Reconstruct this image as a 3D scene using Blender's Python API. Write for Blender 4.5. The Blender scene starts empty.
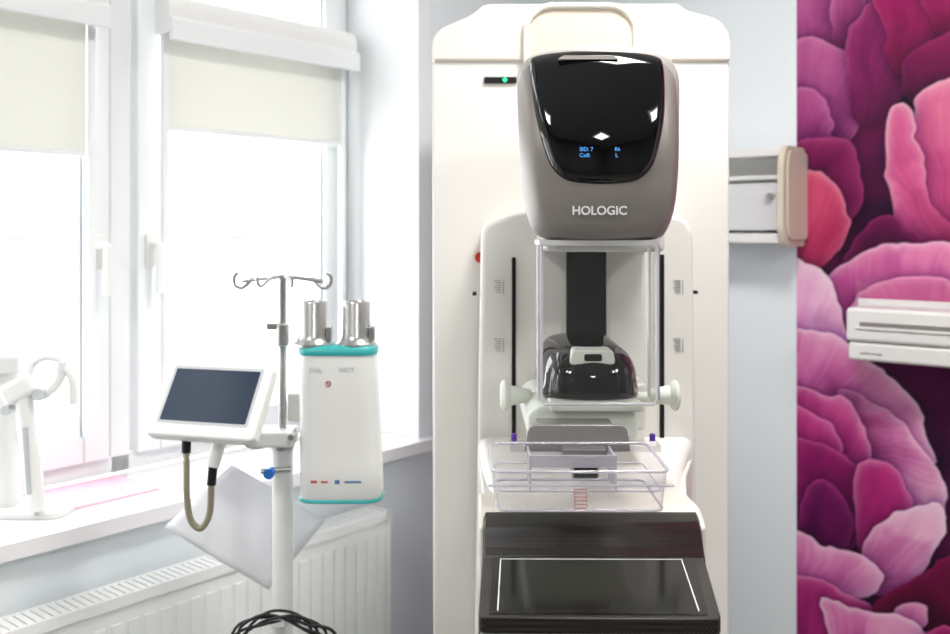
import bpy, bmesh, math, random
import numpy as np
from mathutils import Matrix, Vector
random.seed(4)
D = bpy.data
scene = bpy.context.scene

# ------------------------------------------------------------ helpers
def lin(c):
    return tuple(((v/12.92) if v <= .04045 else ((v+.055)/1.055)**2.4) for v in c)

def mat(name, col, rough=.5, metal=0., coat=0., emit=None, es=0., noise=0., nscale=40., bump=0., trans=0., alpha=1., spec=.5):
    m = D.materials.new(name); m.use_nodes = True
    nt = m.node_tree; b = nt.nodes['Principled BSDF']
    c = lin(col)+(1,)
    b.inputs['Base Color'].default_value = c
    b.inputs['Roughness'].default_value = rough
    b.inputs['Metallic'].default_value = metal
    b.inputs['Coat Weight'].default_value = coat
    b.inputs['Specular IOR Level'].default_value = spec
    b.inputs['Transmission Weight'].default_value = trans
    b.inputs['Alpha'].default_value = alpha
    if emit:
        b.inputs['Emission Color'].default_value = lin(emit)+(1,)
        b.inputs['Emission Strength'].default_value = es
    if noise or bump:
        tc = nt.nodes.new('ShaderNodeTexCoord')
        n = nt.nodes.new('ShaderNodeTexNoise'); n.inputs['Scale'].default_value = nscale
        n.inputs['Detail'].default_value = 3
        nt.links.new(tc.outputs['Object'], n.inputs['Vector'])
        if noise:
            mx = nt.nodes.new('ShaderNodeMix'); mx.data_type = 'RGBA'
            mx.inputs[6].default_value = tuple(v*(1-noise) for v in c[:3])+(1,)
            mx.inputs[7].default_value = tuple(min(1, v*(1+noise)) for v in c[:3])+(1,)
            nt.links.new(n.outputs['Fac'], mx.inputs[0])
            nt.links.new(mx.outputs[2], b.inputs['Base Color'])
        if bump:
            bp = nt.nodes.new('ShaderNodeBump'); bp.inputs['Strength'].default_value = bump
            bp.inputs['Distance'].default_value = .002
            nt.links.new(n.outputs['Fac'], bp.inputs['Height'])
            nt.links.new(bp.outputs['Normal'], b.inputs['Normal'])
    return m

def clear_mat(name, tint=(1, 1, 1), refl=.02, body=0.0, bodycol=(1, 1, 1), fres=.22):
    m = D.materials.new(name); m.use_nodes = True
    nt = m.node_tree; nt.nodes.clear()
    o = nt.nodes.new('ShaderNodeOutputMaterial')
    t = nt.nodes.new('ShaderNodeBsdfTransparent'); t.inputs[0].default_value = tint+(1,)
    g = nt.nodes.new('ShaderNodeBsdfGlossy'); g.inputs['Roughness'].default_value = .04
    d = nt.nodes.new('ShaderNodeBsdfDiffuse'); d.inputs[0].default_value = bodycol+(1,)
    lw = nt.nodes.new('ShaderNodeLayerWeight'); lw.inputs[0].default_value = .25
    ma = nt.nodes.new('ShaderNodeMath'); ma.operation = 'MULTIPLY_ADD'
    ma.inputs[1].default_value = fres; ma.inputs[2].default_value = refl
    nt.links.new(lw.outputs['Fresnel'], ma.inputs[0])
    m1 = nt.nodes.new('ShaderNodeMixShader'); m2 = nt.nodes.new('ShaderNodeMixShader')
    m1.inputs[0].default_value = body
    nt.links.new(t.outputs[0], m1.inputs[1]); nt.links.new(d.outputs[0], m1.inputs[2])
    nt.links.new(ma.outputs[0], m2.inputs[0])
    nt.links.new(m1.outputs[0], m2.inputs[1]); nt.links.new(g.outputs[0], m2.inputs[2])
    nt.links.new(m2.outputs[0], o.inputs[0])
    return m

class Group:
    def __init__(s, name, loc=(0, 0, 0), rotz=0., local=False):
        e = D.objects.new(name, None); scene.collection.objects.link(e)
        e.empty_display_size = .1
        e.location = loc; e.rotation_euler = (0, 0, rotz)
        s.e = e
        M = Matrix.Translation(loc) @ Matrix.Rotation(rotz, 4, 'Z')
        s.inv = Matrix.Identity(4) if local else M.inverted()

def link(ob, parent=None):
    scene.collection.objects.link(ob)
    if parent:
        ob.parent = parent.e; ob.matrix_parent_inverse = parent.inv
    return ob

def finish(me, name, m, parent, bevel=0., seg=3, smooth=True, loc=None, rot=None, sharp=35):
    me.materials.append(m)
    ob = D.objects.new(name, me); link(ob, parent)
    if loc: ob.location = loc
    if rot: ob.rotation_euler = rot
    for p in me.polygons: p.use_smooth = smooth
    if bevel > 0:
        b = ob.modifiers.new('bevel', 'BEVEL'); b.width = bevel; b.segments = seg
        b.limit_method = 'ANGLE'; b.angle_limit = math.radians(35); b.harden_normals = True
    elif smooth:
        me.set_sharp_from_angle(angle=math.radians(sharp))
    return ob

def pymesh(name, v, f):
    me = D.meshes.new(name); me.from_pydata([tuple(p) for p in v], [], f)
    bm = bmesh.new(); bm.from_mesh(me); bmesh.ops.recalc_face_normals(bm, faces=bm.faces)
    bm.to_mesh(me); bm.free()
    return me

BF = [(0, 3, 2, 1), (4, 5, 6, 7), (0, 1, 5, 4), (1, 2, 6, 5), (2, 3, 7, 6), (3, 0, 4, 7)]
def boxes(name, lst, m, parent=None, bevel=0., seg=2):
    v = []; f = []
    for (x0, x1, y0, y1, z0, z1) in lst:
        n = len(v)
        v += [(x0, y0, z0), (x1, y0, z0), (x1, y1, z0), (x0, y1, z0), (x0, y0, z1), (x1, y0, z1), (x1, y1, z1), (x0, y1, z1)]
        f += [tuple(n+i for i in q) for q in BF]
    return finish(pymesh(name, v, f), name, m, parent, bevel, seg, smooth=bevel > 0)
def box(name, x0, x1, y0, y1, z0, z1, m, parent=None, bevel=0., seg=3):
    return boxes(name, [(x0, x1, y0, y1, z0, z1)], m, parent, bevel, seg)
def cbox(name, c, size, m, parent=None, bevel=0., rot=None, seg=3):
    h = [s/2 for s in size]
    v = [(-h[0], -h[1], -h[2]), (h[0], -h[1], -h[2]), (h[0], h[1], -h[2]), (-h[0], h[1], -h[2]), (-h[0], -h[1], h[2]), (h[0], -h[1], h[2]), (h[0], h[1], h[2]), (-h[0], h[1], h[2])]
    return finish(pymesh(name, v, BF), name, m, parent, bevel, seg, bevel > 0, loc=c, rot=rot)

def lathe(name, p0, axis, prof, m, parent=None, n=40):
    a = Vector(axis).normalized(); p0 = Vector(p0)
    t = Vector((0, 0, 1)) if abs(a.z) < .9 else Vector((1, 0, 0))
    u = a.cross(t).normalized(); w = a.cross(u)
    v = []; f = []
    for (h, r) in prof:
        for i in range(n):
            an = 2*math.pi*i/n
            v.append(p0+a*h+(u*math.cos(an)+w*math.sin(an))*max(r, 1e-5))
    for k in range(len(prof)-1):
        for i in range(n):
            j = (i+1) % n
            f.append((k*n+i, k*n+j, (k+1)*n+j, (k+1)*n+i))
    f.append(tuple(range(n))); f.append(tuple((len(prof)-1)*n+i for i in range(n)))
    return finish(pymesh(name, v, f), name, m, parent, sharp=40)
def cyl(name, p0, p1, r, m, parent=None, r2=None, n=32):
    d = Vector(p1)-Vector(p0)
    return lathe(name, p0, d, [(0, r), (d.length, r if r2 is None else r2)], m, parent, n)

def catmull(pts, closed=False, sub=8):
    P = [Vector(p) for p in pts]; n = len(P); out = []
    rng = n if closed else n-1
    for i in range(rng):
        if closed: a, b, c, d = P[(i-1) % n], P[i], P[(i+1) % n], P[(i+2) % n]
        else: a, b, c, d = P[max(i-1, 0)], P[i], P[i+1], P[min(i+2, n-1)]
        for k in range(sub):
            t = k/sub
            out.append(.5*((2*b)+(c-a)*t+(2*a-5*b+4*c-d)*t*t+(3*b-a-3*c+d)*t**3))
    if not closed: out.append(P[-1])
    return out
def tube(name, pts, r, m, parent=None, smooth=True, closed=False, n=10, sub=8):
    P = catmull(pts, closed, sub) if smooth else [Vector(p) for p in pts]
    v = []; f = []; N = len(P); prev = None
    for i in range(N):
        if closed: t = P[(i+1) % N]-P[i-1]
        else: t = P[min(i+1, N-1)]-P[max(i-1, 0)]
        t.normalize()
        if prev is None:
            q = Vector((0, 0, 1)) if abs(t.z) < .8 else Vector((1, 0, 0))
            u = t.cross(q).normalized()
        else:
            u = (prev-t*prev.dot(t)).normalized()
        prev = u; w = t.cross(u)
        for k in range(n):
            an = 2*math.pi*k/n
            v.append(P[i]+(u*math.cos(an)+w*math.sin(an))*r)
    for i in range(N if closed else N-1):
        for k in range(n):
            j = (k+1) % n; b = (i+1) % N
            f.append((i*n+k, i*n+j, b*n+j, b*n+k))
    if not closed:
        f.append(tuple(range(n))); f.append(tuple((N-1)*n+k for k in range(n)))
    return finish(pymesh(name, v, f), name, m, parent, sharp=60)

def rounded(pts, r, seg=6):
    out = []; n = len(pts)
    for i, p in enumerate(pts):
        rr = r[i] if isinstance(r, (list, tuple)) else r
        p = Vector(p); a = Vector(pts[i-1])-p; b = Vector(pts[(i+1) % n])-p
        if rr <= 0: out.append(p); continue
        rr = min(rr, a.length*.49, b.length*.49)
        s = p+a.normalized()*rr; e = p+b.normalized()*rr
        for k in range(seg+1):
            t = k/seg
            out.append(s*(1-t)**2+p*2*t*(1-t)+e*t*t)
    return out
def prism_y(name, outline, y0, y1, m, parent=None, bevel=0., seg=3):
    n = len(outline)
    v = [(p[0], y0, p[1]) for p in outline]+[(p[0], y1, p[1]) for p in outline]
    f = [tuple(range(n)), tuple(range(2*n-1, n-1, -1))]+[(i, (i+1) % n, n+(i+1) % n, n+i) for i in range(n)]
    return finish(pymesh(name, v, f), name, m, parent, bevel, seg)
def prism_z(name, outline, z0, z1, m, parent=None, bevel=0., seg=3):
    n = len(outline)
    v = [(p[0], p[1], z0) for p in outline]+[(p[0], p[1], z1) for p in outline]
    f = [tuple(range(n)), tuple(range(2*n-1, n-1, -1))]+[(i, (i+1) % n, n+(i+1) % n, n+i) for i in range(n)]
    return finish(pymesh(name, v, f), name, m, parent, bevel, seg)
def prism_x(name, outline, x0, x1, m, parent=None, bevel=0., seg=3):
    n = len(outline)
    v = [(x0, p[0], p[1]) for p in outline]+[(x1, p[0], p[1]) for p in outline]
    f = [tuple(range(n)), tuple(range(2*n-1, n-1, -1))]+[(i, (i+1) % n, n+(i+1) % n, n+i) for i in range(n)]
    return finish(pymesh(name, v, f), name, m, parent, bevel, seg)
def relief(name, outline, f, back, m, parent=None, rings=10, edge=.02, start=.7, bscale=1., bshift=0.):
    n = len(outline)
    cx = sum(p[0] for p in outline)/n; cz = sum(p[1] for p in outline)/n
    v = [(cx, f(cx, cz), cz)]; fc = []
    for k in range(1, rings+1):
        r = 1-(1-k/rings)**1.7
        e = edge*(max(0, (r-start)/(1-start)))**3
        for p in outline:
            x = cx+(p[0]-cx)*r; z = cz+(p[1]-cz)*r
            v.append((x, f(x, z)+e, z))
    for p in outline:
        v.append((cx+bshift+(p[0]-cx)*bscale, back, cz+(p[1]-cz)*bscale))
    for i in range(n): fc.append((0, 1+i, 1+(i+1) % n))
    for k in range(rings):
        for i in range(n):
            j = (i+1) % n; a = 1+k*n; b = 1+(k+1)*n
            fc.append((a+i, a+j, b+j, b+i))
    fc.append(tuple(1+rings*n+i for i in range(n)))
    return finish(pymesh(name, v, fc), name, m, parent, sharp=70)
def text(name, s, loc, size, m, parent=None, rot=(math.pi/2, 0, 0), align='CENTER', extrude=.0003, bold=0.):
    c = D.curves.new(name, 'FONT'); c.body = s; c.size = size; c.extrude = extrude
    c.align_x = align; c.align_y = 'CENTER'; c.offset = bold
    c.materials.append(m)
    ob = D.objects.new(name, c); link(ob, parent); ob.location = loc; ob.rotation_euler = rot
    return ob

# ------------------------------------------------------------ materials
M_wall = mat('wall_paint_pale', (.90, .925, .94), .8, noise=.03, nscale=3, bump=.1)
M_walldim = mat('wall_paint_grey', (.50, .50, .50), .8, noise=.05, nscale=3)
M_reveal = mat('reveal_paint', (.93, .94, .945), .7, noise=.02, nscale=5)
M_ceil = mat('ceiling_paint', (.84, .84, .83), .9, noise=.02, nscale=4)
M_floor = mat('floor_vinyl', (.58, .58, .57), .4, noise=.08, nscale=60)
M_pvc = mat('window_pvc', (.91, .92, .925), .3, noise=.01, nscale=5)
M_bead = mat('window_gasket', (.72, .74, .75), .5, noise=.01, nscale=5)
M_sill = mat('sill_laminate', (.93, .92, .93), .25, noise=.02, nscale=12)
M_rad = mat('radiator_enamel', (.95, .955, .95), .35, noise=.01)
M_body = mat('gantry_white', (.90, .89, .87), .38, noise=.012, nscale=6)
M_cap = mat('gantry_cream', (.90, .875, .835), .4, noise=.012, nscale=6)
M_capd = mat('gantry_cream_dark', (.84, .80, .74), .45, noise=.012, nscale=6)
M_taupe = mat('taupe_metallic', (.555, .53, .51), .40, .30, noise=.02, nscale=200)
M_taupe_l = mat('taupe_light', (.74, .72, .70), .35, .25, noise=.02, nscale=200)
M_black = mat('gloss_black', (.015, .015, .017), .03, noise=.02, spec=.5)
M_matblack = mat('matte_black', (.06, .06, .065), .5, noise=.1, spec=.3)
M_speck = mat('speckled_black', (.055, .06, .065), .6, noise=.9, nscale=260, spec=.2)
M_glassblk = mat('receptor_black', (.035, .03, .028), .12, noise=.05, spec=.2)
M_mint = mat('pale_plastic', (.88, .90, .86), .4, noise=.01)
M_silver = mat('brushed_silver', (.72, .72, .71), .28, .85, noise=.04, nscale=90)
M_plate = mat('grey_plate', (.62, .61, .60), .35, .5, noise=.03, nscale=80)
M_green = mat('led_green', (.1, .9, .5), .5, emit=(.1, .95, .5), es=2.5, noise=.01)
M_blueled = mat('display_blue', (.3, .6, .9), .5, emit=(.35, .7, 1), es=.75, noise=.01)
M_red = mat('red_plastic', (.75, .12, .10), .4, noise=.01)
M_redink = mat('red_ink', (.72, .33, .30), .6, noise=.01)
M_ink = mat('grey_ink', (.55, .55, .55), .6, noise=.01)
M_inkl = mat('light_grey_ink', (.76, .77, .78), .6, noise=.01)
M_whiteink = mat('white_ink', (.93, .93, .93), .5, noise=.01)
M_teal = mat('teal_trim', (.20, .66, .66), .4, noise=.01)
M_white = mat('white_plastic', (.91, .91, .90), .35, noise=.01)
M_paper = mat('paper', (.93, .93, .95), .9, noise=.01, nscale=20)
M_pinkrefl = mat('pink_reflection', (.95, .76, .83), .9, noise=.02, nscale=20)  # flat pink that stands for a reflection on the sill
M_screen = mat('tablet_screen', (.17, .22, .29), .15, coat=.3, noise=.05)
M_cable = mat('black_cable', (.05, .05, .06), .5, noise=.05)
M_hose = mat('beige_hose', (.60, .58, .50), .4, .3, noise=.05)
M_blue = mat('blue_knob', (.15, .45, .8), .4, noise=.01)
M_tan = mat('tan_plastic', (.83, .79, .72), .5, noise=.02)
M_purple = mat('purple_cap', (.35, .2, .6), .4, noise=.02)
M_clear = clear_mat('clear_acrylic', (.985, .985, .985), .014, .012, fres=.18)
M_edge = clear_mat('acrylic_edge', (.98, .98, .99), .14, .65, (.93, .93, .95))
M_tray = clear_mat('clear_polycarbonate', (.965, .96, .975), .03, .035, (.85, .83, .90), fres=.35)
M_trayrim = clear_mat('polycarbonate_edge', (.88, .865, .90), .12, .45, (.70, .68, .75))
M_glass = clear_mat('window_glass', (.98, .99, 1), .02, 0)
M_lamp = mat('lamp_diffuser', (1, 1, 1), .5, emit=(1, .98, .95), es=3, noise=.01)
M_blind = D.materials.new('blind_fabric'); M_blind.use_nodes = True
nt = M_blind.node_tree; pb = nt.nodes['Principled BSDF']; out = nt.nodes['Material Output']
pb.inputs['Roughness'].default_value = .9
wv = nt.nodes.new('ShaderNodeTexNoise'); wv.inputs['Scale'].default_value = 300
cr_ = nt.nodes.new('ShaderNodeMix'); cr_.data_type = 'RGBA'
cr_.inputs[6].default_value = lin((.89, .89, .87))+(1,); cr_.inputs[7].default_value = lin((.93, .93, .91))+(1,)
nt.links.new(wv.outputs[0], cr_.inputs[0]); nt.links.new(cr_.outputs[2], pb.inputs['Base Color'])
tl = nt.nodes.new('ShaderNodeBsdfTranslucent'); tl.inputs[0].default_value = (.72, .72, .67, 1)
mxs = nt.nodes.new('ShaderNodeMixShader'); mxs.inputs[0].default_value = .24
nt.links.new(pb.outputs[0], mxs.inputs[1]); nt.links.new(tl.outputs[0], mxs.inputs[2]); nt.links.new(mxs.outputs[0], out.inputs[0])

M_carbon = D.materials.new('carbon_weave'); M_carbon.use_nodes = True
nt = M_carbon.node_tree; b = nt.nodes['Principled BSDF']
tc = nt.nodes.new('ShaderNodeTexCoord'); ck = nt.nodes.new('ShaderNodeTexChecker')
ck.inputs['Scale'].default_value = 260
ck.inputs['Color1'].default_value = (.005, .0045, .004, 1); ck.inputs['Color2'].default_value = (.028, .023, .020, 1)
mp = nt.nodes.new('ShaderNodeMapping'); mp.inputs['Rotation'].default_value = (0, 0, .785)
nt.links.new(tc.outputs['Object'], mp.inputs[0]); nt.links.new(mp.outputs[0], ck.inputs[0])
nt.links.new(ck.outputs[0], b.inputs['Base Color'])
b.inputs['Roughness'].default_value = .30; b.inputs['Specular IOR Level'].default_value = .35

# ------------------------------------------------------------ room shell
BASE = (-.98, 1.96)
WROT = math.atan2(.766, .643)
WW = Group('wall_window', (BASE[0], BASE[1], 0), WROT, local=True)
a0, a1 = -1.35, 1.285
ZT = 2.45; ZS = .85; H = 2.8
dw = .03
A_END = 2.0; A_MIN = -2.7
boxes('plaster', [(A_MIN, A_END, dw, .45, 0, ZS-.03), (A_MIN, A_END, dw, .45, ZT, H),
                  (a1, A_END, dw, .45, ZS-.03, ZT), (A_MIN, a0, dw, .45, ZS-.03, ZT)], M_wall, WW)
boxes('reveal_lining', [(a1-.004, a1, dw-.002, .35, ZS, ZT-.004), (a0, a0+.004, dw-.002, .35, ZS, ZT-.004), (a0, a1, dw-.002, .35, ZT-.004, ZT)], M_reveal, WW)
box('corner_bead', a1-.006, a1+.045, dw-.006, dw, ZS, H-.01, M_reveal, WW)
SILL = Group('trim_windowsill', (BASE[0], BASE[1], 0), WROT, local=True)
boxes('sill_board', [(a0-.1, 1.52, -.01, dw-.0005, ZS-.035, ZS), (a0+.002, a1-.006, dw, .35, ZS-.0299, ZS)], M_sill, SILL)
CX, CY = .283, 3.511
MROT = math.atan2(-.643, .766)
WM = Group('wall_mural_side', (CX, CY, 0), MROT, local=True)
box('plaster', -.42, 4.6, 0, .15, 0, H, M_wall, WM)
WL = Group('wall_back', (BASE[0], BASE[1], 0), WROT, local=True)
box('plaster', A_MIN-.15, A_MIN, -4.6, .45, 0, H, M_walldim, WL)
WR = Group('wall_far', (BASE[0], BASE[1], 0), WROT, local=True)
box('plaster', A_MIN-.15, A_END+.15, -4.72, -4.57, 0, H, M_walldim, WR)
FL = Group('floor', (BASE[0], BASE[1], 0), WROT, local=True)
box('vinyl', A_MIN-.15, A_END+.15, -4.72, .45, -.1, 0, M_floor, FL)
CE = Group('ceiling', (BASE[0], BASE[1], 0), WROT, local=True)
box('board', A_MIN-.15, A_END+.15, -4.72, .45, H, H+.1, M_ceil, CE)
BB = Group('baseboard_mural_side', (CX, CY, 0), MROT, local=True)
box('strip', .02, 4.5, -.012, -.001, .001, .08, M_white, BB)

# ------------------------------------------------------------ window
WI = Group('window_1', (BASE[0], BASE[1], 0), WROT, local=True)
dY = .35
zb, zt = ZS+.002, ZT-.006
a1w = a1-.006; a0w = a0+.006
boxes('outer_frame', [(a0w, a1w, dY, dY+.07, zb, zb+.05), (a0w, a1w, dY, dY+.07, zt-.06, zt),
                      (a0w, a0+.06, dY, dY+.07, zb, zt), (a1-.05, a1w, dY, dY+.07, zb, zt),
                      (.435, .495, dY, dY+.07, zb, zt), (-.50, -.44, dY, dY+.07, zb, zt)], M_pvc, WI, .006)
def sash(nm, x0, x1):
    w = .07; z0 = zb+.045; z1 = zt-.055
    boxes(nm, [(x0, x0+w, dY-.02, dY+.05, z0, z1), (x1-w, x1, dY-.02, dY+.05, z0, z1),
               (x0+w, x1-w, dY-.02, dY+.05, z0, z0+w), (x0+w, x1-w, dY-.02, dY+.05, z1-w, z1)], M_pvc, WI, .006)
    boxes(nm+'_bead', [(x0+w, x0+w+.008, dY-.008, dY+.04, z0+w, z1-w), (x1-w-.008, x1-w, dY-.008, dY+.04, z0+w, z1-w)], M_bead, WI, .003)
    box(nm+'_glass', x0+w, x1-w, dY+.015, dY+.02, z0+w, z1-w, M_glass, WI)
sash('sash_right', .505, 1.235)
sash('sash_centre', -.435, .425)
sash('sash_left', a0+.065, -.505)
for i, hx in enumerate((.39, .54)):
    box('handle_plate_%d' % i, hx-.014, hx+.014, dY-.032, dY-.02, 1.40, 1.49, M_white, WI, .004)
    tube('handle_lever_%d' % i, [(hx, dY-.03, 1.46), (hx, dY-.065, 1.46), (hx, dY-.07, 1.44), (hx, dY-.068, 1.33)], .010, M_white, WI)
def blind(x0, x1, zlow):
    g = Group('roller_blind', (BASE[0], BASE[1], 0), WROT, local=True)
    prism_x('cassette', rounded([(dY-.10, 2.03), (dY-.03, 2.03), (dY-.03, 2.14), (dY-.08, 2.14), (dY-.10, 2.11)], .015), x0-.03, x1+.03, M_white, g)
    prism_x('cassette_lip', rounded([(dY-.115, 2.01), (dY-.10, 2.01), (dY-.10, 2.075), (dY-.115, 2.065)], .004), x0-.03, x1+.03, M_pvc, g)
    box('fabric', x0, x1, dY-.047, dY-.045, zlow, 2.04, M_blind, g)
    box('bottom_bar', x0, x1, dY-.052, dY-.040, zlow-.014, zlow, M_pvc, g, .004)
    boxes('side_guides', [(x0-.02, x0-.002, dY-.055, dY-.04, 1.0, 2.03), (x1+.002, x1+.02, dY-.055, dY-.04, 1.0, 2.03)], M_pvc, g)
blind(.58, 1.20, 1.785)
blind(-.37, .345, 1.70)
blind(-1.24, -.56, 1.72)

EX = Group('exterior_building', (BASE[0], BASE[1], 0), WROT, local=True)
M_fac = mat('facade', (.95, .94, .93), .9, noise=.03, nscale=2)
M_led = mat('facade_ledge', (.40, .41, .42), .9, noise=.2, nscale=2)
box('facade_wall', -25, 20, 9, 10, -3, 1.35, M_fac, EX)
box('facade_ledge', -25, 20, 8.9, 10, 1.35, 1.43, M_led, EX)

# ------------------------------------------------------------ radiator
RA = Group('radiator', (BASE[0], BASE[1], 0), WROT, local=True)
ra0, ra1 = -.75, 1.045
lst = [(ra0, ra1, -.078, -.062, .12, .675), (ra0, ra1, -.015, -.0, .12, .675)]
x = ra0+.03
while x < ra1-.03:
    lst.append((x, x+.026, -.082, -.078, .16, .64)); x += .040
boxes('panels', lst, M_rad, RA, .003, 2)
lst = [(ra0-.004, ra0+.01, -.085, 0, .12, .70), (ra1-.01, ra1+.004, -.085, 0, .12, .70), (ra0, ra1, -.085, -.078, .675, .70), (ra0, ra1, -.006, .0, .675, .70)]
x = ra0
while x < ra1-.02:
    lst.append((x, x+.014, -.08, -.004, .692, .699)); x += .018
boxes('top_grille', lst, M_rad, RA)
boxes('brackets', [(ra0+.2, ra0+.24, 0, .029, .2, .6), (ra1-.24, ra1-.2, 0, .029, .2, .6)], M_rad, RA)
for xx in (ra0+.1, ra1-.1):
    cyl('leg_%d' % int(xx*10), (xx, -.04, 0), (xx, -.04, .13), .012, M_rad, RA)

# ------------------------------------------------------------ mural (printed panel on the wall)
def mural_pt(px, py):
    k = (px-475)/950.
    s = (k*3.511-.283)/(.766+.643*k)
    Y = 3.511-.643*s
    return (s, 1.5+(230-py)/950.*Y)
S0, S1, Z0, Z1 = .922, 2.5, .09, 2.72
st = .0029
ns = int((S1-S0)/st)+1; nz = int((Z1-Z0)/st)+1
ss = np.linspace(S0, S1, ns); zz = np.linspace(Z0, Z1, nz)
SS, ZZ = np.meshgrid(ss, zz)
def vnoise(x, y, seed=0):
    xi = np.floor(x).astype(int); yi = np.floor(y).astype(int); fx = x-xi; fy = y-yi
    fx = fx*fx*(3-2*fx); fy = fy*fy*(3-2*fy)
    def h(a, b):
        n = (a*374761393+b*668265263+seed*69069) & 0x7fffffff
        n = ((n ^ (n >> 13))*1274126177) & 0x7fffffff
        return (n % 10007)/10007.
    return (h(xi, yi)*(1-fx)+h(xi+1, yi)*fx)*(1-fy)+(h(xi, yi+1)*(1-fx)+h(xi+1, yi+1)*fx)*fy
def L3(c): return np.array(lin(tuple(v/255. for v in c)))
n1 = vnoise(SS*7, ZZ*7, 1); n2 = vnoise(SS*16, ZZ*16, 2)
bgA, bgB, bgC = L3((76, 16, 72)), L3((130, 16, 82)), L3((42, 12, 52))
w = np.clip(n1*1.3-.15, 0, 1)[..., None]
IMG = bgA*(1-w)+bgB*w
w2 = np.clip(n2*1.3-.4, 0, 1)[..., None]
IMG = IMG*(1-w2)+bgC*w2
WX = (vnoise(SS*12, ZZ*12, 5)-.5)*.030+(vnoise(SS*38, ZZ*38, 15)-.5)*.011
WY = (vnoise(SS*12, ZZ*12, 6)-.5)*.030+(vnoise(SS*38, ZZ*38, 16)-.5)*.011
FOLD = vnoise(SS*9+WX*50, ZZ*7+WY*50, 21)
def petal(pts, root, dark, light, rim, raw=False, rimw=.010, streak=.17):
    global IMG
    P = pts if raw else [mural_pt(*p) for p in pts]
    R = root if raw else mural_pt(*root)
    C = catmull([(p[0], p[1]) for p in P], True, 5)
    C = np.array([(c[0], c[1]) for c in C])
    m = .07
    i0 = max(0, int((C[:, 0].min()-m-S0)/st)); i1 = min(ns, int((C[:, 0].max()+m-S0)/st)+2)
    j0 = max(0, int((C[:, 1].min()-m-Z0)/st)); j1 = min(nz, int((C[:, 1].max()+m-Z0)/st)+2)
    if i1 <= i0 or j1 <= j0: return
    X = SS[j0:j1, i0:i1]+WX[j0:j1, i0:i1]
    Y = ZZ[j0:j1, i0:i1]+WY[j0:j1, i0:i1]
    ins = np.zeros(X.shape, bool); dist = np.full(X.shape, 9.)
    n = len(C)
    for k in range(n):
        ax, ay = C[k]; bx, by = C[(k+1) % n]
        cond = (ay > Y) != (by > Y)
        with np.errstate(divide='ignore', invalid='ignore'):
            xi = (bx-ax)*(Y-ay)/(by-ay+1e-12)+ax
        ins ^= cond & (X < xi)
        dx, dy = bx-ax, by-ay; L = dx*dx+dy*dy+1e-12
        t = np.clip(((X-ax)*dx+(Y-ay)*dy)/L, 0, 1)
        dist = np.minimum(dist, np.hypot(X-ax-t*dx, Y-ay-t*dy))
    sub = IMG[j0:j1, i0:i1]
    sd = np.where(ins, dist, -dist)
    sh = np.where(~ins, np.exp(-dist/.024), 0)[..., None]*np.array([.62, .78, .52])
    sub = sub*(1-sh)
    rr = np.hypot(X-R[0], Y-R[1]); rmax = np.hypot(C[:, 0]-R[0], C[:, 1]-R[1]).max()
    q = np.clip(rr/rmax, 0, 1)
    # interpolate from the petal's foot (nearest point to root) to its tip
    rmin = np.hypot(C[:, 0]-R[0], C[:, 1]-R[1]).min()
    g = np.clip((rr-rmin*.7)/(rmax-rmin*.7+1e-6), 0, 1)
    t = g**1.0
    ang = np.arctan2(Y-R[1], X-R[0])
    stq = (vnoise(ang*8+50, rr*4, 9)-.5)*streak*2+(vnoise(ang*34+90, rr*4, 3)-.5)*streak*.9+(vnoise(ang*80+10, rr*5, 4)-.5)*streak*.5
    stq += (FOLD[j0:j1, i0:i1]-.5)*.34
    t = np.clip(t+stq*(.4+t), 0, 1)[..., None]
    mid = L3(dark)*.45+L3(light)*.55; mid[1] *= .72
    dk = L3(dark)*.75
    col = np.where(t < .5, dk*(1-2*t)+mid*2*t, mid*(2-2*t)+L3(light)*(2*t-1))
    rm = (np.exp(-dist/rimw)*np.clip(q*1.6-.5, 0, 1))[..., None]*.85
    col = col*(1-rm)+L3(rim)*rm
    al = np.clip(sd/.004+.5, 0, 1)[..., None]
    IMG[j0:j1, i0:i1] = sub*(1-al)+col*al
PK, MG, PA, WH = (218, 95, 162), (150, 16, 92), (238, 165, 202), (255, 235, 244)
DM, CO = (100, 8, 62), (226, 90, 130)
# upper blooms
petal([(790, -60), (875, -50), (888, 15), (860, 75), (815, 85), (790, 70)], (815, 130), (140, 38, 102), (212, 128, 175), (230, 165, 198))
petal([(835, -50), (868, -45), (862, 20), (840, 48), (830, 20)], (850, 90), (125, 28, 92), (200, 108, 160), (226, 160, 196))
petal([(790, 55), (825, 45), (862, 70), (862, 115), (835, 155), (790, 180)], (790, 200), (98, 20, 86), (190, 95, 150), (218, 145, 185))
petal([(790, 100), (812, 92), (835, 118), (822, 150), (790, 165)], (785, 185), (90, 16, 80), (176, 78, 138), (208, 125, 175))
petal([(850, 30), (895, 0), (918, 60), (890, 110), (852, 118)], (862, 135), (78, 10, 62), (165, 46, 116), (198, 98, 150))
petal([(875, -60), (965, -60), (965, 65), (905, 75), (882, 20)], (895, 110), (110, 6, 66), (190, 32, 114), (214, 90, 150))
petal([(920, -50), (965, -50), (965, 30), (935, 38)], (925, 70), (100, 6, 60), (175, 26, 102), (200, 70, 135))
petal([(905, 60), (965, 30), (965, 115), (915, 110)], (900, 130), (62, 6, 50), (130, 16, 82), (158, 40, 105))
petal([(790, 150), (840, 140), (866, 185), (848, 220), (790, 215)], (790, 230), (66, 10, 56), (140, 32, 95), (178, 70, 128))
petal([(790, 178), (825, 178), (847, 207), (840, 242), (815, 270), (790, 278)], (785, 300), (150, 18, 62), CO, (246, 165, 190))
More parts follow.
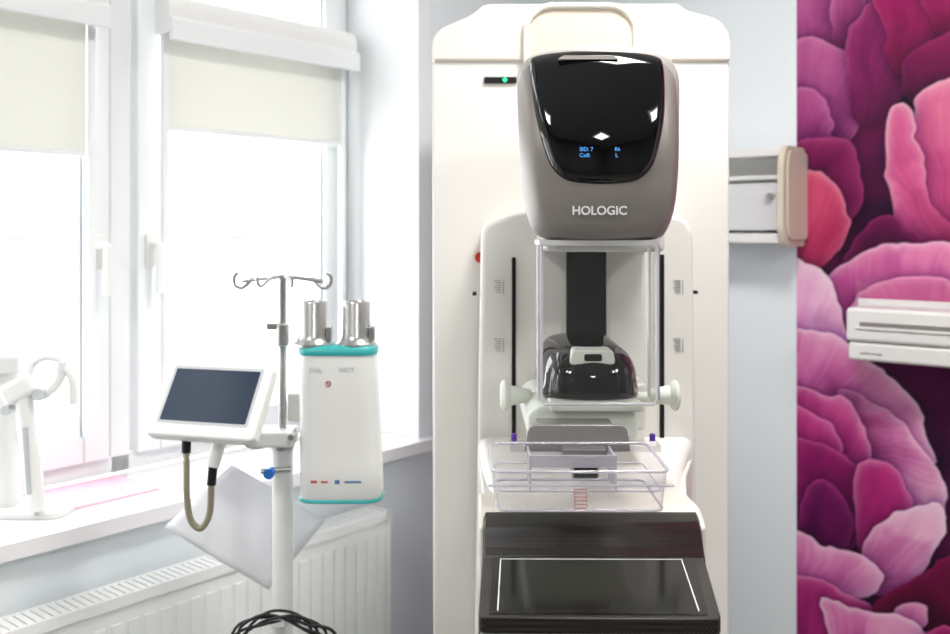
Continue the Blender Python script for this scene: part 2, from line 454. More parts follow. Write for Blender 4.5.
# right bloom
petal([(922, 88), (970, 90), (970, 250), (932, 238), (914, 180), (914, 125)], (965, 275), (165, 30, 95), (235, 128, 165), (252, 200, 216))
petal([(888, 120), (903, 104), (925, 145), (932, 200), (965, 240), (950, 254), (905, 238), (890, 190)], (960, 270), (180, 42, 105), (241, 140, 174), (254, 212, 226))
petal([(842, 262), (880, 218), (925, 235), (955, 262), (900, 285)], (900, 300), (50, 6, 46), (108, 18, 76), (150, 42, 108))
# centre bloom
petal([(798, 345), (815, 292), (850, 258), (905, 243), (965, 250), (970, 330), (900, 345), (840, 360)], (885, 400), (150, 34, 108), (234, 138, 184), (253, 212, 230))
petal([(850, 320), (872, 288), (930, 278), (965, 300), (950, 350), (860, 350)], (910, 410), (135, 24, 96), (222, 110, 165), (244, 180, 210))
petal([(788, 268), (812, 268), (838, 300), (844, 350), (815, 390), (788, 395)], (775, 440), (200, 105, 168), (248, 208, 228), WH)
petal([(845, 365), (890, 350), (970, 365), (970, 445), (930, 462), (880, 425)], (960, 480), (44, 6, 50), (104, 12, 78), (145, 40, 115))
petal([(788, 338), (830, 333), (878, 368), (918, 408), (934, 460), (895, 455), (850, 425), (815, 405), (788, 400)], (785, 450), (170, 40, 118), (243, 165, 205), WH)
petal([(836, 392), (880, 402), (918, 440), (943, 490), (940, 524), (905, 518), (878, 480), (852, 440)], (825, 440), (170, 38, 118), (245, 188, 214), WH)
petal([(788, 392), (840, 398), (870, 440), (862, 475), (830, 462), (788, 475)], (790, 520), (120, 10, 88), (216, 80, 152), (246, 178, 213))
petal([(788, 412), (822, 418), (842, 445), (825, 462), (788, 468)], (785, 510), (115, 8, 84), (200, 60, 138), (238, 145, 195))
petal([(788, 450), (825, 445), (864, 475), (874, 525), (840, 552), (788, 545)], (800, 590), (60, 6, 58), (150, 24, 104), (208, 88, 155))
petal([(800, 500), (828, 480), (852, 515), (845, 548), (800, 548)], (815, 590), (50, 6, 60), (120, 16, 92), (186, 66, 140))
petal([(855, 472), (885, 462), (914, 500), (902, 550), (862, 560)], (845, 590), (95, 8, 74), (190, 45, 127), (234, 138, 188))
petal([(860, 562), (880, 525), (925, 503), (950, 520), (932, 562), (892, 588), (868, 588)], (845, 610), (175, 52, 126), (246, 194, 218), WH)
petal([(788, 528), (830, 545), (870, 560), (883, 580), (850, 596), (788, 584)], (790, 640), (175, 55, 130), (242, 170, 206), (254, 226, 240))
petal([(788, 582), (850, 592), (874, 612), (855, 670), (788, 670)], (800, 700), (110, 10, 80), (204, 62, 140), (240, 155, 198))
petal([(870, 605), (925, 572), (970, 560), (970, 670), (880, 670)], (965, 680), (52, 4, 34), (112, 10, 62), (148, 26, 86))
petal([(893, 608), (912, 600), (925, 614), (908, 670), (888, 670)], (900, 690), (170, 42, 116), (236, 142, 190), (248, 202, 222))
rnd = random.Random(11)
for i in range(90):
    cx = rnd.uniform(1.68, 2.6); cz = rnd.uniform(.0, 2.8)
    if i > 72: cx = rnd.uniform(.85, 1.6); cz = rnd.choice([rnd.uniform(2.5, 2.8), rnd.uniform(.0, .12)])
    R = rnd.uniform(.14, .28); a = rnd.uniform(0, 6.28)
    pts = []
    for k in range(7):
        t = a+(k-3)*.42; r = R*(1+.15*rnd.uniform(-1, 1))
        pts.append((cx+math.cos(t)*r, cz+math.sin(t)*r))
    pts.append((cx-math.cos(a)*.03, cz-math.sin(a)*.03))
    pal = rnd.choice([(MG, PK, PA), (DM, MG, PK), ((190, 60, 135), PA, WH), ((170, 25, 70), (236, 130, 165), PA)])
    petal(pts, (cx-math.cos(a)*.1, cz-math.sin(a)*.1), *pal, raw=True)
IMG = np.clip(IMG, 0, 1)*np.array([.88, .82, .86])
v = np.zeros((ns*nz, 3)); v[:, 0] = SS.ravel(); v[:, 1] = -.003; v[:, 2] = ZZ.ravel()
ii, jj = np.meshgrid(np.arange(ns-1), np.arange(nz-1))
q0 = (jj*ns+ii).ravel()
faces = np.stack([q0, q0+1, q0+ns+1, q0+ns], 1)
me = D.meshes.new('mural'); me.vertices.add(len(v)); me.vertices.foreach_set('co', v.ravel())
me.loops.add(faces.size); me.loops.foreach_set('vertex_index', faces.ravel())
me.polygons.add(len(faces)); me.polygons.foreach_set('loop_start', np.arange(0, faces.size, 4))
me.update(calc_edges=True)
ca = me.color_attributes.new('print', 'FLOAT_COLOR', 'POINT')
ca.data.foreach_set('color', np.concatenate([IMG.reshape(-1, 3), np.ones((ns*nz, 1))], 1).ravel().astype(np.float32))
M_mural = D.materials.new('mural_print'); M_mural.use_nodes = True
nt = M_mural.node_tree; at = nt.nodes.new('ShaderNodeAttribute'); at.attribute_name = 'print'
nt.links.new(at.outputs['Color'], nt.nodes['Principled BSDF'].inputs['Base Color'])
nt.nodes['Principled BSDF'].inputs['Roughness'].default_value = .6
nt.nodes['Principled BSDF'].inputs['Specular IOR Level'].default_value = .2
me.materials.append(M_mural)
mu = Group('flower_mural', (CX, CY, 0), MROT, local=True)
link(D.objects.new('print', me), mu)
box('backing', S0, S1, -.0028, -.0005, Z0, Z1, M_paper, mu)

# ------------------------------------------------------------ wall racks
R1 = Group('paddle_storage_rack', (CX, CY, 0), MROT, local=True)
boxes('body', [(1.125, 1.62, -.15, -.0035, 1.135, 1.187)], M_white, R1, .010)
boxes('upper_shell', [(1.12, 1.63, -.155, -.0035, 1.188, 1.283)], M_white, R1, .012)
boxes('slot', [(1.16, 1.60, -.1562, -.15, 1.232, 1.244)], M_plate, R1)
boxes('slot_lip', [(1.15, 1.61, -.160, -.15, 1.224, 1.231)], M_white, R1, .002)
box('back_plate', 1.11, 1.64, -.02, -.0035, 1.12, 1.30, M_white, R1, .004)
box('clear_cover', 1.14, 1.61, -.13, -.021, 1.284, 1.36, M_clear, R1)
text('label', 'paddle storage', (1.19, -.1515, 1.158), .010, M_ink, R1)
R2 = Group('paddle_wall_holder', (CX, CY, 0), MROT, local=True)
prism_x('end_cap', rounded([(-.0035, 1.45), (-.15, 1.45), (-.175, 1.50), (-.175, 1.70), (-.15, 1.75), (-.0035, 1.75)], .02), .93, .950, M_tan, R2, .004)
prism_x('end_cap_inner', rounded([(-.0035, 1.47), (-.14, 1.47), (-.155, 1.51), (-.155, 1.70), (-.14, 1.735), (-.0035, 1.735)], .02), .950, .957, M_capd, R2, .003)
boxes('shelves', [(.60, .93, -.14, -.0035, 1.46, 1.49), (.60, .93, -.13, -.0035, 1.65, 1.665), (.60, .93, -.14, -.0035, 1.72, 1.745)], M_white, R2, .004)
box('back_plate', .60, .93, -.02, -.0035, 1.46, 1.74, M_white, R2)
boxes('clear_front', [(.61, .925, -.145, -.141, 1.50, 1.64)], M_edge, R2)
boxes('upper_clear_front', [(.61, .925, -.145, -.141, 1.67, 1.715)], M_clear, R2)
boxes('inner_tray', [(.63, .90, -.12, -.021, 1.52, 1.54), (.66, .88, -.11, -.021, 1.575, 1.60)], M_reveal, R2, .004)
cyl('knob', (.90, -.146, 1.60), (.90, -.165, 1.60), .010, M_silver, R2)

# ------------------------------------------------------------ mammography machine
MM = Group('mammography_machine', (.234, 2.3, 0))
cl, cr = -.095, .564; cxm = .2345
body = rounded([(cl+.004, .04), (cr-.004, .04), (cr, 1.875), (cl, 1.875)], [.02, .02, .01, .01])
prism_y('column_body', body, 2.10, 2.66, M_body, MM, .022, 4)
capo = rounded([(cl, 1.872), (cr, 1.872), (cr, 1.93), (cr-.025, 1.965), (cr-.10, 1.985), (.45, 1.999), (.02, 1.999), (cl+.09, 1.975), (cl+.02, 1.945), (cl, 1.92)], [.0, .0, .03, .03, .03, .03, .03, .03, .03, .03])
prism_y('column_cap', capo, 2.092, 2.665, M_cap, MM, .03, 6)
arch = rounded([(.112, 1.868), (.352, 1.868), (.352, 1.96), (.315, 1.992), (.15, 1.992), (.112, 1.96)], [.0, .0, .04, .04, .04, .04], 8)
prism_y('cap_recess_shade', arch, 2.086, 2.12, M_capd, MM, .006, 3)  # raised panel; darker cream paints in the inner shadow of a recess
arch2 = [(p[0], 2.084, p[1]) for p in rounded([(.112, 1.868), (.112, 1.96), (.15, 1.992), (.315, 1.992), (.352, 1.96), (.352, 1.868)], [0, .04, .04, .04, .04, 0], 8)]
tube('cap_recess_rim', arch2, .007, M_cap, MM, smooth=False)
box('base_plinth', cl-.01, cr+.01, 2.0, 2.70, 0, .06, M_body, MM, .015)
box('foot', .02, .46, 1.55, 2.1, 0, .045, M_body, MM, .015)
box('status_bar', .020, .092, 2.094, 2.104, 1.824, 1.838, M_matblack, MM, .002)
cbox('status_led', (.066, 2.0935, 1.831), (.008, .003, .008), M_green, MM, rot=(0, .785, 0))
cyl('emergency_stop', (.012, 2.10, 1.44), (.012, 2.08, 1.44), .012, M_red, MM)
sp = rounded([(.000, .62), (.455, .62), (.455, .90), (.449, 1.50), (.43, 1.528), (.38, 1.537), (.10, 1.537), (.013, 1.515)], [.02, .02, .02, .02, .02, .02, .02, .03])
prism_y('carriage_panel', sp, 1.95, 2.099, M_body, MM, .014, 4)
boxes('side_slots', [(.0755, .0835, 1.945, 1.96, 1.07, 1.444), (.379, .388, 1.945, 1.96, 1.07, 1.45)], M_matblack, MM, .002)
prism_y('spine_raised', rounded([(.125, 1.0), (.345, 1.0), (.345, 1.52), (.125, 1.52)], .02), 1.918, 1.955, M_body, MM, .01)
box('spine_strip', .184, .264, 1.908, 1.92, 1.06, 1.50, M_speck, MM, .002)
for k, (tx, tz) in enumerate([(.050, 1.385), (.050, 1.265), (.418, 1.385), (.418, 1.265)]):
    lst = [(tx+.008, tx+.0092, 1.9485, 1.951, tz-.016, tz+.012)]
    for j in range(6):
        wdt = .010+.005*((j*7) % 3)/2
        lst.append((tx+.004-wdt, tx+.004, 1.9485, 1.951, tz-.013+j*.0048, tz-.013+j*.0048+.0010))
    boxes('marking_%d' % k, lst, M_ink, MM)
box('side_hook_1', -.005, .003, 1.96, 1.99, 1.365, 1.371, M_matblack, MM)
box('side_hook_2', .452, .460, 1.96, 1.99, 1.368, 1.374, M_matblack, MM)
# tube head
hx = .2045
ho = [(-.1335, 1.748), (-.128, 1.772), (-.113, 1.790), (-.07, 1.800), (0, 1.804), (.07, 1.800), (.111, 1.790), (.127, 1.772), (.1335, 1.748),
      (.133, 1.67), (.129, 1.585), (.122, 1.53), (.111, 1.500), (.095, 1.486), (.05, 1.4835), (-.05, 1.4835), (-.090, 1.486), (-.109, 1.500), (-.120, 1.53), (-.128, 1.585), (-.1325, 1.67)]
ho = catmull([(hx+p[0], p[1]) for p in ho], True, 4)
def hf(x, z):
    return 1.495+.035*((x-hx)/.133)**2+.055*max(0, (z-1.60)/.19)**2+.02*max(0, (1.56-z)/.08)**2
relief('tube_head_shell', ho, hf, 1.72, M_taupe, MM, 14, .035, .80, .93, .006)
ho2 = [(hx+.003+(p[0]-hx)*1.014, 1.63+(p[1]-1.63)*.998) for p in ho]
relief('tube_head_rear_shell', ho2, lambda x, z: 1.550+.03*((x-hx)/.128)**2, 1.95, M_taupe_l, MM, 8, .01, .8, .80, .022)
dx0 = .2005
do = [(-.109, 1.770), (-.103, 1.788), (-.06, 1.797), (0, 1.799), (.06, 1.797), (.103, 1.788), (.109, 1.770), (.108, 1.73),
      (.103, 1.680), (.093, 1.635), (.080, 1.600), (.056, 1.579), (.02, 1.573), (-.02, 1.573), (-.056, 1.579), (-.079, 1.600), (-.092, 1.635), (-.102, 1.680), (-.108, 1.73)]
do = catmull([(dx0+p[0], p[1]) for p in do], True, 4)
relief('head_display', do, lambda x, z: hf(x, z)-.012+.5*max(0, z-1.772), 1.62, M_black, MM, 12, .012, .85)
sy_ = hf(.19, 1.775)-.008
prism_y('display_top_strip', rounded([(.132, 1.7745), (.232, 1.7745), (.222, 1.781), (.142, 1.781)], .003), sy_-.006, sy_+.02, M_taupe_l, MM, .002)
text('logo', 'HOLOGIC', (.1955, 1.4915, 1.530), .0190, M_whiteink, MM, bold=.0005)
ty = hf(.163, 1.625)-.0165
text('display_text_1', 'SID: 7', (.163, ty, 1.626), .0088, M_blueled, MM, align='LEFT')
text('display_text_2', 'Coll:', (.163, ty, 1.6165), .0088, M_blueled, MM, align='LEFT')
text('display_text_3', 'Rh', (.218, ty, 1.626), .0080, M_blueled, MM, align='LEFT')
text('display_text_4', 'L', (.219, ty, 1.6165), .0088, M_blueled, MM, align='LEFT')
box('head_neck', .125, .345, 1.72, 1.95, 1.46, 1.52, M_body, MM, .01)
# face shield
boxes('shield_front', [(.108, .297, 1.548, 1.549, 1.215, 1.478)], M_clear, MM)
boxes('shield_sides', [(.1065, .108, 1.548, 1.62, 1.215, 1.478), (.297, .2985, 1.548, 1.62, 1.215, 1.478)], M_clear, MM)
tube('shield_edge', [(.108, 1.549, 1.478), (.108, 1.549, 1.225), (.113, 1.549, 1.216), (.292, 1.549, 1.216), (.297, 1.549, 1.225), (.297, 1.549, 1.478)], .0030, M_edge, MM, smooth=False)
tube('shield_edge_back', [(.108, 1.62, 1.478), (.108, 1.62, 1.216)], .0028, M_edge, MM, smooth=False)
tube('shield_edge_back_2', [(.297, 1.62, 1.478), (.297, 1.62, 1.216)], .0028, M_edge, MM, smooth=False)
tube('shield_edge_line', [(.1045, 1.549, 1.478), (.1045, 1.549, 1.222)], .0009, M_plate, MM, smooth=False)
tube('shield_edge_line_2', [(.3005, 1.549, 1.478), (.3005, 1.549, 1.222)], .0009, M_plate, MM, smooth=False)
box('shield_top_rail', .104, .301, 1.545, 1.66, 1.474, 1.484, M_white, MM, .002)
# compression device
dm = [(-.080, 1.2105), (-.080, 1.24), (-.076, 1.265), (-.066, 1.285), (-.045, 1.298), (0, 1.300), (.045, 1.298), (.066, 1.285), (.076, 1.265), (.080, 1.24), (.080, 1.2105), (.04, 1.209), (-.04, 1.209)]
dmo = catmull([(.200+p[0], p[1]) for p in dm], True, 5)
relief('compression_drive_dome', dmo, lambda x, z: 1.585+.03*((x-.2)/.08)**2+.04*max(0, (z-1.24)/.06)**2, 1.84, M_black, MM, 12, .03, .6)
pan = rounded([(.158, 1.272), (.238, 1.272), (.233, 1.298), (.165, 1.298)], [.010, .010, .008, .008])
prism_y('drive_top_panel', pan, 1.600, 1.70, M_mint, MM, .004)
box('drive_readout', .184, .214, 1.597, 1.603, 1.279, 1.291, M_matblack, MM, .003)
prism_y('drive_lower_block', rounded([(.088, 1.150), (.272, 1.150), (.272, 1.192), (.250, 1.209), (.110, 1.209), (.088, 1.192)], .01), 1.59, 1.86, M_mint, MM, .005)
prism_y('drive_upper_collar', rounded([(.124, 1.198), (.280, 1.198), (.280, 1.214), (.124, 1.214)], .008), 1.575, 1.86, M_mint, MM, .004)
boxes('drive_arms', [(.145, .325, 1.80, 1.93, 1.12, 1.21)], M_body, MM, .008)
cyl('knob_axle', (.07, 1.70, 1.20), (.34, 1.70, 1.20), .010, M_mint, MM)
KP = [(0, .018), (.003, .025), (.008, .028), (.012, .026), (.018, .018), (.045, .013), (.055, .011)]
lathe('hand_knob_1', (.045, 1.70, 1.204), (1, 0, 0), KP, M_mint, MM)
lathe('hand_knob_2', (.365, 1.70, 1.204), (-1, 0, 0), KP, M_mint, MM)
prism_y('paddle_bracket_plate', rounded([(.077, 1.150), (.246, 1.150), (.240, 1.192), (.085, 1.192)], [.003, .003, .012, .012]), 1.500, 1.512, M_plate, MM, .002)
box('paddle_bracket_arm', .10, .225, 1.512, 1.60, 1.155, 1.185, M_plate, MM, .003)
boxes('paddle_clamp', [(.135, .205, 1.475, 1.50, 1.135, 1.160), (.150, .192, 1.47, 1.50, 1.115, 1.150)], M_plate, MM, .003)
box('paddle_clamp_window', .153, .189, 1.468, 1.471, 1.118, 1.146, M_matblack, MM)
# paddle tray
def rrect(x0, x1, y0, y1, r): return rounded([(x0, y0), (x1, y0), (x1, y1), (x0, y1)], r, 6)
def tray(name, x0, x1, y0, y1, z0, z1, r, m):
    o = rrect(x0, x1, y0, y1, r); i = rrect(x0+.003, x1-.003, y0+.003, y1-.003, r-.003); n = len(o)
    bo = rrect(x0+.006, x1-.006, y0+.006, y1-.006, r)
    v = [(p[0], p[1], z1) for p in o]+[(p[0], p[1], z1) for p in i]+[(p[0], p[1], z0) for p in bo]
    f = []
    for k in range(n):
        j = (k+1) % n
        f += [(k, j, n+j, n+k), (k, j, 2*n+j, 2*n+k)]
    f.append(tuple(2*n+k for k in range(n)))
    me = D.meshes.new(name); me.from_pydata(v, [], f)
    finish(me, name, m, MM, sharp=30)
    return o, bo
o, bo = tray('compression_paddle', .024, .266, 1.30, 1.475, 1.113, 1.169, .018, M_tray)
tube('paddle_rim', [(p[0], p[1], 1.169) for p in o], .0022, M_trayrim, MM, smooth=False, closed=True, n=8)
tube('paddle_base_edge', [(p[0], p[1], 1.114) for p in bo], .0020, M_trayrim, MM, smooth=False, closed=True, n=8)
boxes('paddle_flange', [(.018, .272, 1.294, 1.302, 1.150, 1.152)], M_trayrim, MM)
boxes('paddle_ribs', [(.080, .083, 1.40, 1.474, 1.116, 1.165), (.206, .209, 1.40, 1.474, 1.116, 1.165), (.08, .209, 1.398, 1.401, 1.15, 1.168)], M_trayrim, MM)
tube('paddle_inner_step', [(p[0], p[1], 1.140) for p in rrect(.030, .258, 1.308, 1.468, .016)], .0012, M_trayrim, MM, smooth=False, closed=True, n=6)
lst = [(.136, .1366, 1.2985, 1.3, 1.117, 1.146), (.1526, .1532, 1.2985, 1.3, 1.117, 1.146)]
for k in range(6): lst.append((.136, .153, 1.2985, 1.3, 1.119+k*.0052, 1.1197+k*.0052))
boxes('paddle_ruler', lst, M_redink, MM)
cyl('paddle_lock_1', (.062, 1.51, 1.165), (.062, 1.51, 1.176), .0045, M_purple, MM)
cyl('paddle_lock_2', (.282, 1.51, 1.165), (.282, 1.51, 1.176), .0045, M_purple, MM)
box('paddle_carrier', .055, .289, 1.475, 1.515, 1.155, 1.165, M_tray, MM)
# lower support + receptor platform
col2 = rounded([(.015, 1.60), (.358, 1.60), (.40, 1.80), (.45, 1.96), (.005, 1.96), (.01, 1.80)], [.03, .03, .02, .01, .01, .02])
prism_z('support_body', col2, .80, 1.034, M_body, MM, .012)
sl = [(1.62, .020, .358, 1.033), (1.72, .018, .376, 1.040), (1.82, .014, .400, 1.050), (1.90, .010, .425, 1.062), (1.949, .006, .447, 1.075)]
v = []; f = []
for (yy, xa, xb, zc_) in sl:
    r_ = .02
    prof = [(xa, .85), (xa, zc_-r_), (xa+r_*.3, zc_-r_*.3), (xa+r_, zc_), (xb-r_, zc_), (xb-r_*.3, zc_-r_*.3), (xb, zc_-r_), (xb, .85)]
    v += [(p[0], yy, p[1]) for p in prof]
for k in range(len(sl)-1):
    for i in range(8):
        j = (i+1) % 8; f.append((k*8+i, k*8+j, (k+1)*8+j, (k+1)*8+i))
f.append(tuple(range(8))); f.append(tuple((len(sl)-1)*8+i for i in range(8)))
finish(pymesh('support_slope', v, f), 'support_slope', M_body, MM, sharp=50)
prism_x('receptor_collar', rounded([(1.50, .93), (1.66, .93), (1.66, 1.044), (1.548, 1.050), (1.525, 1.044), (1.50, 1.03)], [.0, .0, .02, .010, .01, .0]), .006, .366, M_cap, MM, .006)
prof = rounded([(1.40, 1.008), (1.415, 1.014), (1.440, 1.021), (1.480, 1.038), (1.526, 1.0455), (1.545, 1.0455)], [0, .01, .02, .03, .02, 0], 5)
v = []; f = []; n_ = len(prof)
for p in prof:
    t = (p[0]-1.40)/.145; xa = .0115+.002*t; xb = .3405+.0215*t
    v += [(xa, p[0], .94), (xa, p[0], p[1]-.005), (xa+.004, p[0], p[1]), (xb-.004, p[0], p[1]), (xb, p[0], p[1]-.005), (xb, p[0], .94)]
for k in range(n_-1):
    for i in range(6):
        j = (i+1) % 6; f.append((k*6+i, k*6+j, (k+1)*6+j, (k+1)*6+i))
f.append(tuple(range(6))); f.append(tuple((n_-1)*6+i for i in range(6)))
finish(pymesh('receptor_carbon_rise', v, f), 'receptor_carbon_rise', M_carbon, MM, sharp=50)
pf = rounded([(.004, 1.195), (.309, 1.190), (.3445, 1.44), (.0115, 1.44)], [.012, .012, .003, .003])
prism_z('receptor_carbon_top', pf, .992, 1.0125, M_carbon, MM, .004)
pf3 = rounded([(.006, 1.197), (.307, 1.192), (.34, 1.44), (.015, 1.44)], [.012, .012, .003, .003])
prism_z('receptor_seam', pf3, .988, .992, M_plate, MM)
prism_z('receptor_body', pf, .94, .988, M_matblack, MM, .006)
prism_z('receptor_glass', rounded([(.018, 1.206), (.295, 1.202), (.326, 1.412), (.026, 1.412)], .004), 1.0125, 1.0133, M_glassblk, MM)
def line(nm, p, q, w):
    P = Vector(p); Q = Vector(q); d = (Q-P).normalized(); n = Vector((-d.y, d.x))*w/2
    prism_z(nm, [P+n, Q+n, Q-n, P-n], 1.0133, 1.0138, M_whiteink, MM)
line('frame_line_1', (.029, 1.215), (.038, 1.405), .0014)
line('frame_line_2', (.038, 1.405), (.305, 1.403), .0018)
line('frame_line_3', (.305, 1.403), (.286, 1.213), .0014)
box('receptor_arm', .06, .30, 1.44, 1.66, .86, .94, M_body, MM, .01)

# ------------------------------------------------------------ IV stand with tablet
IV = Group('medical_pole_stand', (-.405, 2.0, 0))
px_, py_ = -.405, 2.0
cyl('pole_lower', (px_, py_, .10), (px_, py_, 1.07), .0215, M_white, IV)
cyl('pole_upper', (px_, py_, 1.05), (px_, py_, 1.405), .0085, M_silver, IV)
lathe('pole_collar', (px_, py_, 1.04), (0, 0, 1), [(0, .024), (.03, .024), (.035, .014), (.045, .010)], M_silver, IV)
lathe('pole_clamp', (px_, py_, 1.255), (0, 0, 1), [(0, .010), (.004, .014), (.045, .014), (.05, .009)], M_silver, IV)
box('pole_clamp_grip', px_-.033, px_-.008, py_-.01, py_+.01, 1.29, 1.305, M_silver, IV, .003)
tube('hook_bar', [(px_-.085, py_, 1.392), (px_-.04, py_, 1.398), (px_, py_, 1.402), (px_+.04, py_, 1.398), (px_+.085, py_, 1.392)], .0045, M_silver, IV)
for k, sx in enumerate((-1, 1)):
    tube('hook_%d' % k, [(px_+sx*.062, py_, 1.40), (px_+sx*.075, py_, 1.385), (px_+sx*.088, py_, 1.378), (px_+sx*.100, py_, 1.385), (px_+sx*.102, py_, 1.400), (px_+sx*.094, py_, 1.410)], .004, M_silver, IV)
    tube('hook_d_%d' % k, [(px_, py_, 1.402), (px_+sx*.02, py_-.03, 1.398), (px_+sx*.03, py_-.06, 1.385), (px_+sx*.035, py_-.075, 1.392), (px_+sx*.035, py_-.08, 1.405)], .0035, M_silver, IV)
lathe('base_hub', (px_, py_, .055), (0, 0, 1), [(0, .05), (.03, .05), (.05, .03), (.07, .024)], M_white, IV)
for k in range(5):
    a = k*2*math.pi/5+.3; ex, ey = px_+math.cos(a)*.23, py_+math.sin(a)*.23
    tube('base_leg_%d' % k, [(px_, py_, .08), (px_+math.cos(a)*.12, py_+math.sin(a)*.12, .078), (ex, ey, .068)], .014, M_white, IV)
    cyl('caster_%d' % k, (ex-math.sin(a)*.012, ey+math.cos(a)*.012, .025), (ex+math.sin(a)*.012, ey-math.cos(a)*.012, .025), .025, M_matblack, IV)
    cyl('caster_stem_%d' % k, (ex, ey, .03), (ex, ey, .07), .008, M_silver, IV)
box('tablet_bracket', px_-.06, px_+.03, py_-.05, py_+.026, 1.052, 1.085, M_white, IV, .006)
cyl('bracket_bolt', (px_+.028, py_-.02, 1.075), (px_+.028, py_-.055, 1.075), .006, M_silver, IV)
tube('tablet_arm', [(px_-.02, py_-.03, 1.065), (px_-.06, py_-.03, 1.06), (px_-.10, py_-.01, 1.09)], .013, M_silver, IV)
cyl('height_knob_stem', (px_+.02, py_-.015, 1.0), (px_-.04, py_-.03, 1.0), .006, M_silver, IV)
cyl('height_knob', (px_-.018, py_-.035, 1.0), (px_-.018, py_-.055, 1.0), .011, M_blue, IV)
tau, psi = math.radians(34), math.radians(-16)
TM = Matrix.Translation((-.526, 1.90, 1.156)) @ Matrix.Rotation(psi, 4, 'Z') @ Matrix.Rotation(-tau, 4, 'X')
def tab(ob): ob.matrix_basis = TM; return ob
tab(prism_y('tablet_housing', rounded([(-.120, -.080), (.120, -.080), (.120, .080), (-.120, .080)], .014), -.012, .018, M_white, IV, .006))
tab(prism_y('tablet_bezel_groove', rounded([(-.101, -.054), (.101, -.054), (.101, .070), (-.101, .070)], .004), -.0126, -.0118, M_inkl, IV))
tab(prism_y('tablet_screen', rounded([(-.095, -.048), (.095, -.048), (.095, .064), (-.095, .064)], .002), -.0134, -.0120, M_screen, IV))
tab(prism_y('tablet_rear', rounded([(-.06, -.05), (.06, -.05), (.06, .05), (-.06, .05)], .01), .018, .045, M_white, IV, .006))
hs = .028
tube('hose', [(-.605+hs, 1.90, 1.075), (-.602+hs, 1.89, 1.03), (-.598+hs, 1.88, .97), (-.590+hs, 1.88, .925), (-.570+hs, 1.88, .910), (-.553+hs, 1.88, .94), (-.550+hs, 1.88, 1.00)], .0065, M_hose, IV)
cyl('hose_connector_1', (-.605+hs, 1.90, 1.085), (-.604+hs, 1.895, 1.055), .009, M_matblack, IV)
cyl('hose_connector_2', (-.550+hs, 1.88, .995), (-.547+hs, 1.885, 1.035), .009, M_matblack, IV)
tube('handheld_probe', [(-.549+hs, 1.885, 1.030), (-.543+hs, 1.89, 1.055), (-.533+hs, 1.9, 1.085)], .013, M_white, IV)
pts = []
for k in range(0, 60):
    a = k*.5; r = .075+.012*math.sin(k*1.3)
    pts.append((px_+.0+math.cos(a)*r*1.25, py_-.03-.012*(k % 7)/3, .632+math.sin(a)*r*.95))
tube('cable_coil', pts, .0032, M_cable, IV, sub=4, n=8)
tube('cable_tail', [(px_+.02, py_-.04, .70), (px_+.06, py_-.05, .69), (px_+.12, py_-.04, .66), (px_+.13, py_-.02, .5), (px_+.06, py_, .3), (px_+.03, py_, .12)], .0035, M_cable, IV)
cbox('cable_holder', (px_, py_-.03, .69), (.03, .03, .02), M_white, IV, .004)

# warmer unit
BW = Group('bottle_warmer', (-.285, 2.0, 0))
def loftz(name, secs, m, parent):
    v = []; f = []; n = None
    for (z, cx, cy, hw, hd) in secs:
        o = rounded([(cx-hw, cy-hd), (cx+hw, cy-hd), (cx+hw, cy+hd), (cx-hw, cy+hd)], min(hw, hd)*.75, 8)
        n = len(o); v += [(p[0], p[1], z) for p in o]
    for k in range(len(secs)-1):
        for i in range(n):
            j = (i+1) % n; f.append((k*n+i, k*n+j, (k+1)*n+j, (k+1)*n+i))
    f.append(tuple(range(n))); f.append(tuple((len(secs)-1)*n+i for i in range(n)))
    return finish(pymesh(name, v, f), name, m, parent, sharp=50)
wz = .012
loftz('housing', [(.935+wz, -.278, 1.99, .082, .05), (.94+wz, -.278, 1.99, .085, .053), (1.00+wz, -.279, 1.99, .084, .053), (1.23, -.285, 1.99, .0795, .05), (1.245, -.285, 1.99, .079, .049)], M_white, BW)
loftz('base_trim', [(.929+wz, -.278, 1.99, .084, .052), (.931+wz, -.278, 1.99, .087, .055), (.934+wz, -.278, 1.99, .087, .055), (.936+wz, -.278, 1.99, .084, .052)], M_teal, BW)
loftz('top_trim', [(1.243, -.285, 1.99, .081, .051), (1.248, -.285, 1.99, .082, .052), (1.256, -.285, 1.99, .081, .051), (1.262, -.285, 1.99, .074, .044)], M_teal, BW)
for k, bx in enumerate((-.337, -.248)):
    lathe('canister_%d' % k, (bx, 1.985, 1.258), (0, 0, 1), [(0, .042), (.006, .042), (.012, .036), (.022, .0305), (.09, .0295), (.093, .028), (.094, .025), (.088, .023)], M_silver, BW)
    cbox('canister_clip_%d' % k, (bx+.034, 1.975, 1.285), (.012, .02, .030), M_silver, BW, .003)
box('pole_mount', -.392, -.35, 1.975, 2.02, 1.10, 1.16, M_white, BW, .005)
text('marking_1', 'DAL', (-.325, 1.939, 1.214), .014, M_inkl, BW)
text('marking_2', 'NICT', (-.262, 1.939, 1.214), .014, M_inkl, BW)
ring = [(-.2995+math.cos(t*math.pi/8)*.0052, 1.9385, 1.186+math.sin(t*math.pi/8)*.0052) for t in range(16)]
tube('warning_icon', ring, .0009, M_redink, BW, smooth=False, closed=True, n=6)
cbox('warning_icon_bar', (-.2995, 1.9385, 1.186), (.010, .001, .0016), M_redink, BW, rot=(0, .78, 0))
boxes('maker_label', [(-.335, -.322, 1.9362, 1.9372, .984, .989), (-.314, -.300, 1.9362, 1.9372, .984, .988)], M_redink, BW)
boxes('maker_label_blue', [(-.286, -.276, 1.9362, 1.9372, .982, .990), (-.266, -.232, 1.9362, 1.9372, .984, .988)], mat('label_blue', (.35, .45, .65), .5, noise=.01), BW)

